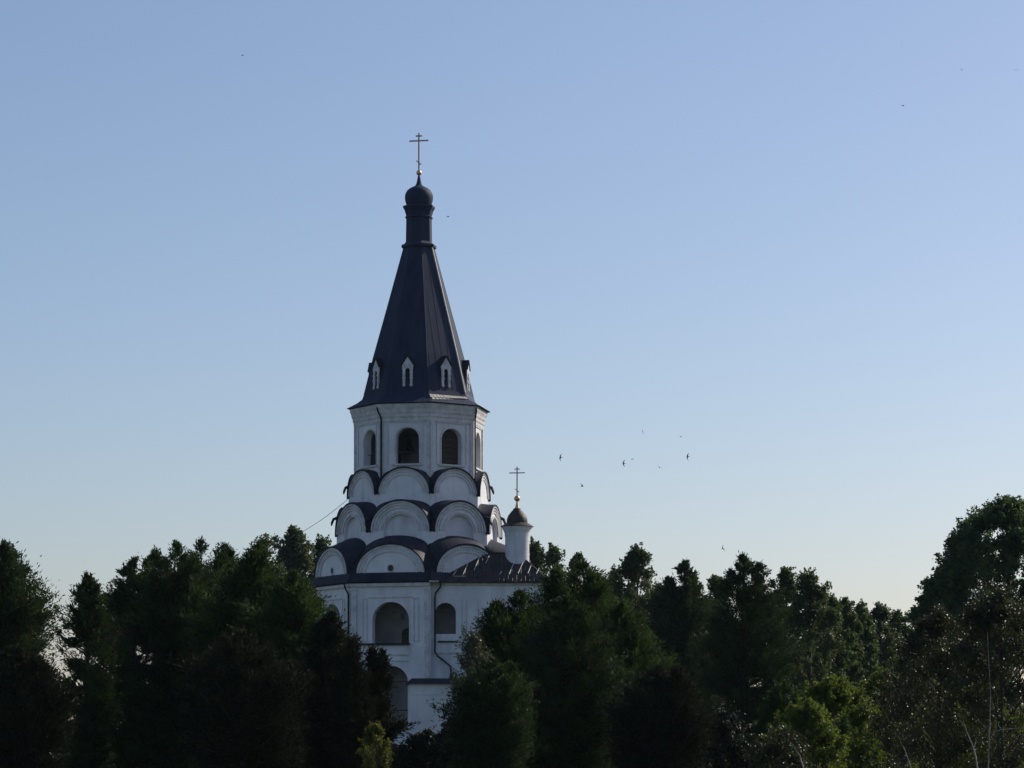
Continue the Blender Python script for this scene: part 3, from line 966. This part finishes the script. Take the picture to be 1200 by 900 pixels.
def haze():
    mb = MB()
    mb.box(-420, 420, -60, 620, -1.0, 75)
    m = bpy.data.materials.new('haze'); m.use_nodes = True
    t = m.node_tree
    t.nodes.remove(t.nodes['Principled BSDF'])
    v = t.nodes.new('ShaderNodeVolumePrincipled')
    v.inputs['Color'].default_value = (0.6, 0.8, 1.0, 1)
    v.inputs['Density'].default_value = 0.00003
    v.inputs['Anisotropy'].default_value = 0.2
    t.links.new(v.outputs[0], t.nodes['Material Output'].inputs['Volume'])
    o = mb.build('haze', m)
    tag(o, kind='stuff')


haze()
GB = 'trees in the wood behind'
# behind the tower
broadleaf('leafy_tree', 345, 618, 3.9, 300, 'leafy tree rising behind the evergreens just left of the tower', n=26000, seed=41, clumps=120, ln=.32, wd=.2, cr=.95, group=GB)
broadleaf('leafy_tree', 310, 630, 3.0, 296, 'leafy tree top peeping above the broad green evergreen', n=16000, seed=42, clumps=90, ln=.32, wd=.2, cr=.95, group=GB)
broadleaf('leafy_tree', 376, 630, 2.8, 305, 'leafy tree top touching the left gables of the tower', n=16000, seed=43, clumps=80, ln=.32, wd=.2, cr=.95, group=GB)
broadleaf('leafy_tree', 628, 636, 1.9, 290, 'leafy tree top just right of the small white turret', n=11000, seed=44, clumps=55, ln=.3, wd=.2, cr=.8, group=GB, kind='column')
broadleaf('leafy_tree', 650, 641, 2.2, 288, 'pointed leafy tree beyond the end of the annex roof', n=13000, seed=45, clumps=60, ln=.3, wd=.2, cr=.8, group=GB, kind='column')
broadleaf('leafy_tree', 676, 650, 1.7, 285, 'thin leafy tip just above the tallest evergreen', n=9000, seed=46, clumps=40, ln=.3, wd=.2, cr=.7, group=GB, kind='column')
broadleaf('leafy_tree', 746, 641, 2.4, 215, 'slender airy tree with sky showing through its narrow crown', m='f_far', n=30000, seed=47, clumps=190, ln=.22, wd=.13, cr=.6, group=GB, kind='column')
broadleaf('leafy_tree', 720, 668, 1.9, 222, 'small leafy top to the left of the slender airy tree', n=10000, seed=48, clumps=50, ln=.22, wd=.13, cr=.6, group=GB, kind='column')
conifer('spruce_tree', 803, 656, 2.7, 200, 'pointed dark tree to the right of the slender airy one', m='f_spruce', n=46000, seed=49, nb=220, tops=2, ln=.3, wd=.1, group=GB, kind='spruce')
broadleaf('leafy_tree', 783, 684, 3.0, 205, 'dark leafy tree filling beneath the slender airy one', m='f_bush', n=30000, seed=50, clumps=150, ln=.24, wd=.15, cr=.7, group=GB)
conifer('spruce_tree', 871, 648, 2.6, 165, 'tall evergreen with a straight dark trunk in the right half', m='f_spruce', n=60000, seed=51, nb=260, tops=3, group=GB, hole=[(885, 800, 6), (842, 820, 6)])
broadleaf('leafy_tree', 838, 676, 1.6, 208, 'leafy top left of the evergreen with the straight trunk', n=16000, seed=52, clumps=70, ln=.24, wd=.14, cr=.6, group=GB, kind='column')
broadleaf('leafy_tree', 921, 668, 1.6, 200, 'narrow leafy top directly right of the evergreen with the straight trunk', n=16000, seed=53, clumps=80, ln=.22, wd=.14, cr=.6, group=GB, kind='column')
broadleaf('leafy_tree', 947, 671, 2.2, 195, 'leafy tree with a warm green rounded crown in the lower right skyline', n=26000, seed=54, clumps=120, ln=.22, wd=.14, cr=.65, group=GB, kind='column')
for i, (x, y, lab) in enumerate(((975, 700, 'low leafy top at the left end of the dip in the skyline'), (990, 703, 'low pointed top in the left of the skyline dip'), (1010, 706, 'low leafy top in the middle of the skyline dip'),
                                 (1031, 709, 'low leafy top in the right of the skyline dip'), (1052, 716, 'low leafy top beside the large broad tree'))):
    broadleaf('leafy_tree', x, y, 1.75, 212 + 3 * i, lab, m='f_far' if i % 2 else 'f_oak', n=15000, seed=60 + i, clumps=80, ln=.24, wd=.14, cr=.55, group=GB, kind='column')
broadleaf('broad_tree', 1180, 584, 5.9, 175, 'large broad leafy tree at the right edge towering over its neighbours', m='f_oak', n=120000, seed=70, clumps=420, ln=.20, wd=.13, cr=.75, zbot=2.5, group=GB)
broadleaf('broad_tree', 1112, 664, 3.2, 172, 'lower leafy lobe-shaped tree leaning out left of the large broad tree', m='f_oak', n=50000, seed=71, clumps=190, ln=.20, wd=.13, cr=.65, zbot=1.5, group=GB)

# right foreground
for i, (x, y, lab) in enumerate(((700, 688, 'dense tree filling behind the right slope of the tallest evergreen'), (762, 694, 'dense tree filling to the right beneath the slender airy tree'), (826, 700, 'dense tree between the pointed dark tree and the straight trunk'),
                                 (898, 698, 'dense tree just right behind the straight trunked evergreen'), (962, 722, 'dense tree filling under the warm green crown'), (1020, 732, 'dense tree filling under the skyline dip'))):
    broadleaf('leafy_tree', x, y, 2.9, 232 + 2 * i, lab, m='f_far', n=26000, seed=160 + i, clumps=110, ln=.28, wd=.17, cr=.75, group=GB)
conifer('spruce_tree', 138, 690, 1.6, 143, 'spruce filling between the small narrow one and the big dark clump', n=36000, seed=171, nb=200, tops=3, group=GC, hole=GAPS)
conifer('spruce_tree', 268, 642, 2.5, 140, 'spruce joining the highest middle peak to the broad green evergreen', n=52000, seed=172, nb=280, tops=4, group=GC)
conifer('spruce_tree', 182, 643, 2.2, 150, 'spruce peeping out between the left shoulder and left peak of the clump', n=40000, seed=173, nb=240, tops=3, group=GC, hole=GAPS)
GF = 'shrubs and small trees in the right foreground'
broadleaf('bright_shrub', 975, 795, 2.3, 112, 'bright green sunlit bush in the lower right', m='f_bright', n=44000, seed=81, clumps=130, ln=.12, wd=.08, cr=.42, group=GF, cat='bush', zbot=.3, kind='round')
broadleaf('bright_shrub', 1036, 786, 2.1, 120, 'green bush right behind the bright sunlit one', m='f_bright', n=26000, seed=82, clumps=120, ln=.12, wd=.08, cr=.42, group=GF, cat='bush', zbot=.3)
broadleaf('bright_shrub', 920, 800, 1.6, 122, 'dim green bush left behind the bright sunlit one', m='f_thuja', n=20000, seed=83, clumps=100, ln=.12, wd=.08, cr=.42, group=GF, cat='bush', zbot=.3)
broadleaf('birch_tree', 1100, 712, 1.75, 92, 'thin brownish young tree with glinting leaves below the large broad tree', m='f_dry', n=20000, seed=84, clumps=130, ln=.10, wd=.055, cr=.45, group=GF, zbot=.4, kind='column')
broadleaf('birch_tree', 1172, 690, 1.9, 90, 'tallest brownish thin tree with glinting leaves at the right edge', m='f_dry', n=24000, seed=85, clumps=150, ln=.10, wd=.055, cr=.45, group=GF, zbot=.4, kind='column')
broadleaf('birch_tree', 1060, 765, 1.3, 96, 'short sparse brownish tree next to the bright green bush', m='f_dry', n=9000, seed=86, clumps=70, ln=.10, wd=.055, cr=.4, group=GF, zbot=.4, kind='column')
broadleaf('birch_tree', 915, 852, 1.2, 84, 'low tangle of glinting dry leaves below the straight trunked evergreen', m='f_dry', n=9000, seed=87, clumps=60, ln=.09, wd=.05, cr=.35, group=GF, zbot=.4)
broadleaf('yellow_shrub', 441, 848, .75, 112, 'small yellow green sunlit shrub below the tower', m='f_yellow', n=2600, seed=88, clumps=34, ln=.11, wd=.08, cr=.26, cat='bush', zbot=1.2, limbs=14)

# dark undergrowth bushes along the foot of the wood
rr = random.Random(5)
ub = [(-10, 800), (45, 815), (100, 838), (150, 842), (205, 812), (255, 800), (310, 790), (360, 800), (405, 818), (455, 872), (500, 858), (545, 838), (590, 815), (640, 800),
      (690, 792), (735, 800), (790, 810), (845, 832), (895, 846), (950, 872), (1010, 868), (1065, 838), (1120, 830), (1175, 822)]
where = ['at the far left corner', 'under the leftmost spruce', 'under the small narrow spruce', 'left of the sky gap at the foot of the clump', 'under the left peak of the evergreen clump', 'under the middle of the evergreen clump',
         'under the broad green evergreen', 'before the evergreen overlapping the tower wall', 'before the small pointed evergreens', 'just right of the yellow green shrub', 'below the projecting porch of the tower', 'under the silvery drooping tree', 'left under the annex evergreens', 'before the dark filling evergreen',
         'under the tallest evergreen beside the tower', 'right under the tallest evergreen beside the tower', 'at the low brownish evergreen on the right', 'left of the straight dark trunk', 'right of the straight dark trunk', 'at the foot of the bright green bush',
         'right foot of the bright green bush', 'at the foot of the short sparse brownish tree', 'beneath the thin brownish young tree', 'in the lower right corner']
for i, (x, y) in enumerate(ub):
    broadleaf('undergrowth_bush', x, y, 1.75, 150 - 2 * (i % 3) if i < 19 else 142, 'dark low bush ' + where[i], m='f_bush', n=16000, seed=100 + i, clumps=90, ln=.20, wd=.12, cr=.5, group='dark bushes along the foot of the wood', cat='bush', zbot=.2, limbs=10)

broadleaf('bright_shrub', 1085, 800, 2.2, 124, 'dim green bush half hidden behind the short sparse brownish tree', m='f_bright', n=22000, seed=191, clumps=120, ln=.12, wd=.08, cr=.42, group=GF, cat='bush', zbot=.3)
broadleaf('bright_shrub', 1150, 806, 2.2, 126, 'dim green bush glimpsed between the two brownish thin trees', m='f_bright', n=22000, seed=192, clumps=120, ln=.12, wd=.08, cr=.42, group=GF, cat='bush', zbot=.3)
broadleaf('bright_shrub', 948, 822, 1.5, 106, 'small olive green bush at the left foot of the bright sunlit bush', m='f_bright', n=16000, seed=193, clumps=80, ln=.12, wd=.08, cr=.4, group=GF, cat='bush', zbot=.3)
# bleached dead branches
def dead(pts_list, Y, label):
    b = pts_list[0][0]
    t = None
    mb = MB()
    for pts, r0, r1 in pts_list:
        n = len(pts)
        mb.tube([(PX(x, Y + dy), Y + dy, PZ(y, Y + dy)) for x, y, dy in pts], [(r0 + (r1 - r0) * i / (n - 1)) * .7 for i in range(n)], 6)
    p = pts_list[0][0][0]
    o = mb.build('dead_branch', M['deadwood'], origin=(PX(p[0], Y), Y, 0))
    tag(o, label, 'branch', 'bleached dead branches in the right foreground')


dead([([(1146, 960, 0), (1146, 905, 0), (1143, 885, 0), (1139, 872, .1), (1133, 858, .2), (1130, 848, .3)], .05, .012), ([(1141, 877, 0), (1144, 868, 0), (1145, 864, -.1)], .03, .012), ([(1138, 870, 0), (1132, 866, 0)], .015, .008)], 86, 'forked pale dead branch standing low in the right corner')
dead([([(1210, 960, 0), (1208, 880, 0), (1200, 853, 0), (1185, 854, 0), (1174, 855, -.1), (1167, 857, -.1)], .03, .012), ([(1174, 855, 0), (1170, 850, 0), (1171, 845, 0)], .014, .008)], 86, 'pale horizontal dead twig at the right edge')
dead([([(1158, 960, 0), (1158, 900, 0), (1160, 850, 0), (1161, 815, .1), (1159, 780, .2), (1157, 740, .3)], .035, .008)], 88, 'thin pale upright stem at the right')
dead([([(945, 960, 0), (943, 905, 0), (937, 885, 0), (929, 873, 0), (923, 866, 0)], .035, .012)], 82, 'pale dead stick below the bright green bush')
dead([([(1072, 960, 0), (1068, 900, 0), (1060, 878, 0), (1052, 862, 0)], .025, .01)], 84, 'thin grey dead stick beneath the short sparse tree')

# ------------------------------------------------------------------ birds
def bird(x, y, Y, heading, bank, flap, label):
    Y *= 1.6
    s = 1.0
    t = thing('bird', (PX(x, Y), Y, PZ(y, Y)), label, 'bird', 'birds flying in the sky')
    mb = MB()
    prof = [(-.24, .004), (-.20, .02), (-.1, .045), (.0, .06), (.1, .05), (.16, .04), (.2, .032), (.235, .006)]
    rows = []
    for a, r in prof:
        rows.append([(a, r * math.cos(2*math.pi*k/8), r * .9 * math.sin(2*math.pi*k/8)) for k in range(8)])
    mb.grid(rows, True)
    # forked tail
    mb.poly([(-.2, .0, .0), (-.40, .06, .0), (-.29, .0, .01)]); mb.poly([(-.2, .0, .0), (-.29, .0, .01), (-.40, -.06, .0)])
    body = MB(); body.v, body.f = mb.v, mb.f
    me_o = body.build('body', M['bird'], None)
    me_o.parent = t; me_o.location = (0, 0, 0)
    for sd_ in (-1, 1):
        wv = MB()
        z1, z2 = flap * .17, flap * .34
        up_ = [(.10, .03*sd_, .02), (.13, .2*sd_, z1 + .02), (.02, .36*sd_, z2*.9), (-.16, .52*sd_, z2)]
        lo_ = [(-.05, .03*sd_, .015), (-.02, .2*sd_, z1 + .012), (-.06, .34*sd_, z2*.9 - .004), (-.17, .50*sd_, z2)]
        wv.grid([up_, lo_]); wv.grid([[(p[0], p[1], p[2] - .012) for p in lo_], [(p[0], p[1], p[2] - .012) for p in up_]])
        wo = wv.build('wing', M['bird'], None)
        wo.parent = t; wo.location = (0, 0, 0)
    t.rotation_euler = (R(bank), R(-5), R(heading))


birds = [(657, 536, 235, 200, 80, .3, 'dark bird banking, leftmost of the loose flock right of the tower'),
         (682, 570, 250, 20, 20, .8, 'dark bird lowest in the loose flock right of the tower'),
         (731, 543, 240, 160, 75, .2, 'dark bird just below and left of another in the middle of the flock'),
         (741, 538, 270, 10, 5, .1, 'dark bird with flat spread wings above its close neighbour in the flock'),
         (773, 548, 280, 60, 30, .5, 'small dark bird between the middle pair and the rightmost of the flock'),
         (753, 506, 270, 100, 70, .2, 'dark bird highest in the loose flock right of the tower'),
         (806, 535, 240, 190, 85, .1, 'dark bird rightmost in the loose flock right of the tower'),
         (847, 643, 250, 130, 60, .6, 'dark bird low above the treetops right of the tower'),
         (525, 254, 280, 0, 0, .2, 'dark bird just right of the neck of the tower'),
         (1058, 124, 300, 30, 10, .5, 'dark bird lowest of the three high in the top right corner'),
         (1127, 82, 300, 60, 20, .4, 'dark bird middle of the three high in the top right corner'),
         (1190, 82, 300, 70, 20, .4, 'dark bird rightmost of the three high in the top right corner'),
         (284, 65, 300, 45, 10, .4, 'lone dark bird high in the sky upper left of the cross'),
         (798, 512, 340, 40, 10, .4, 'tiny distant bird above the rightmost of the flock')]
for b in birds: bird(*b)
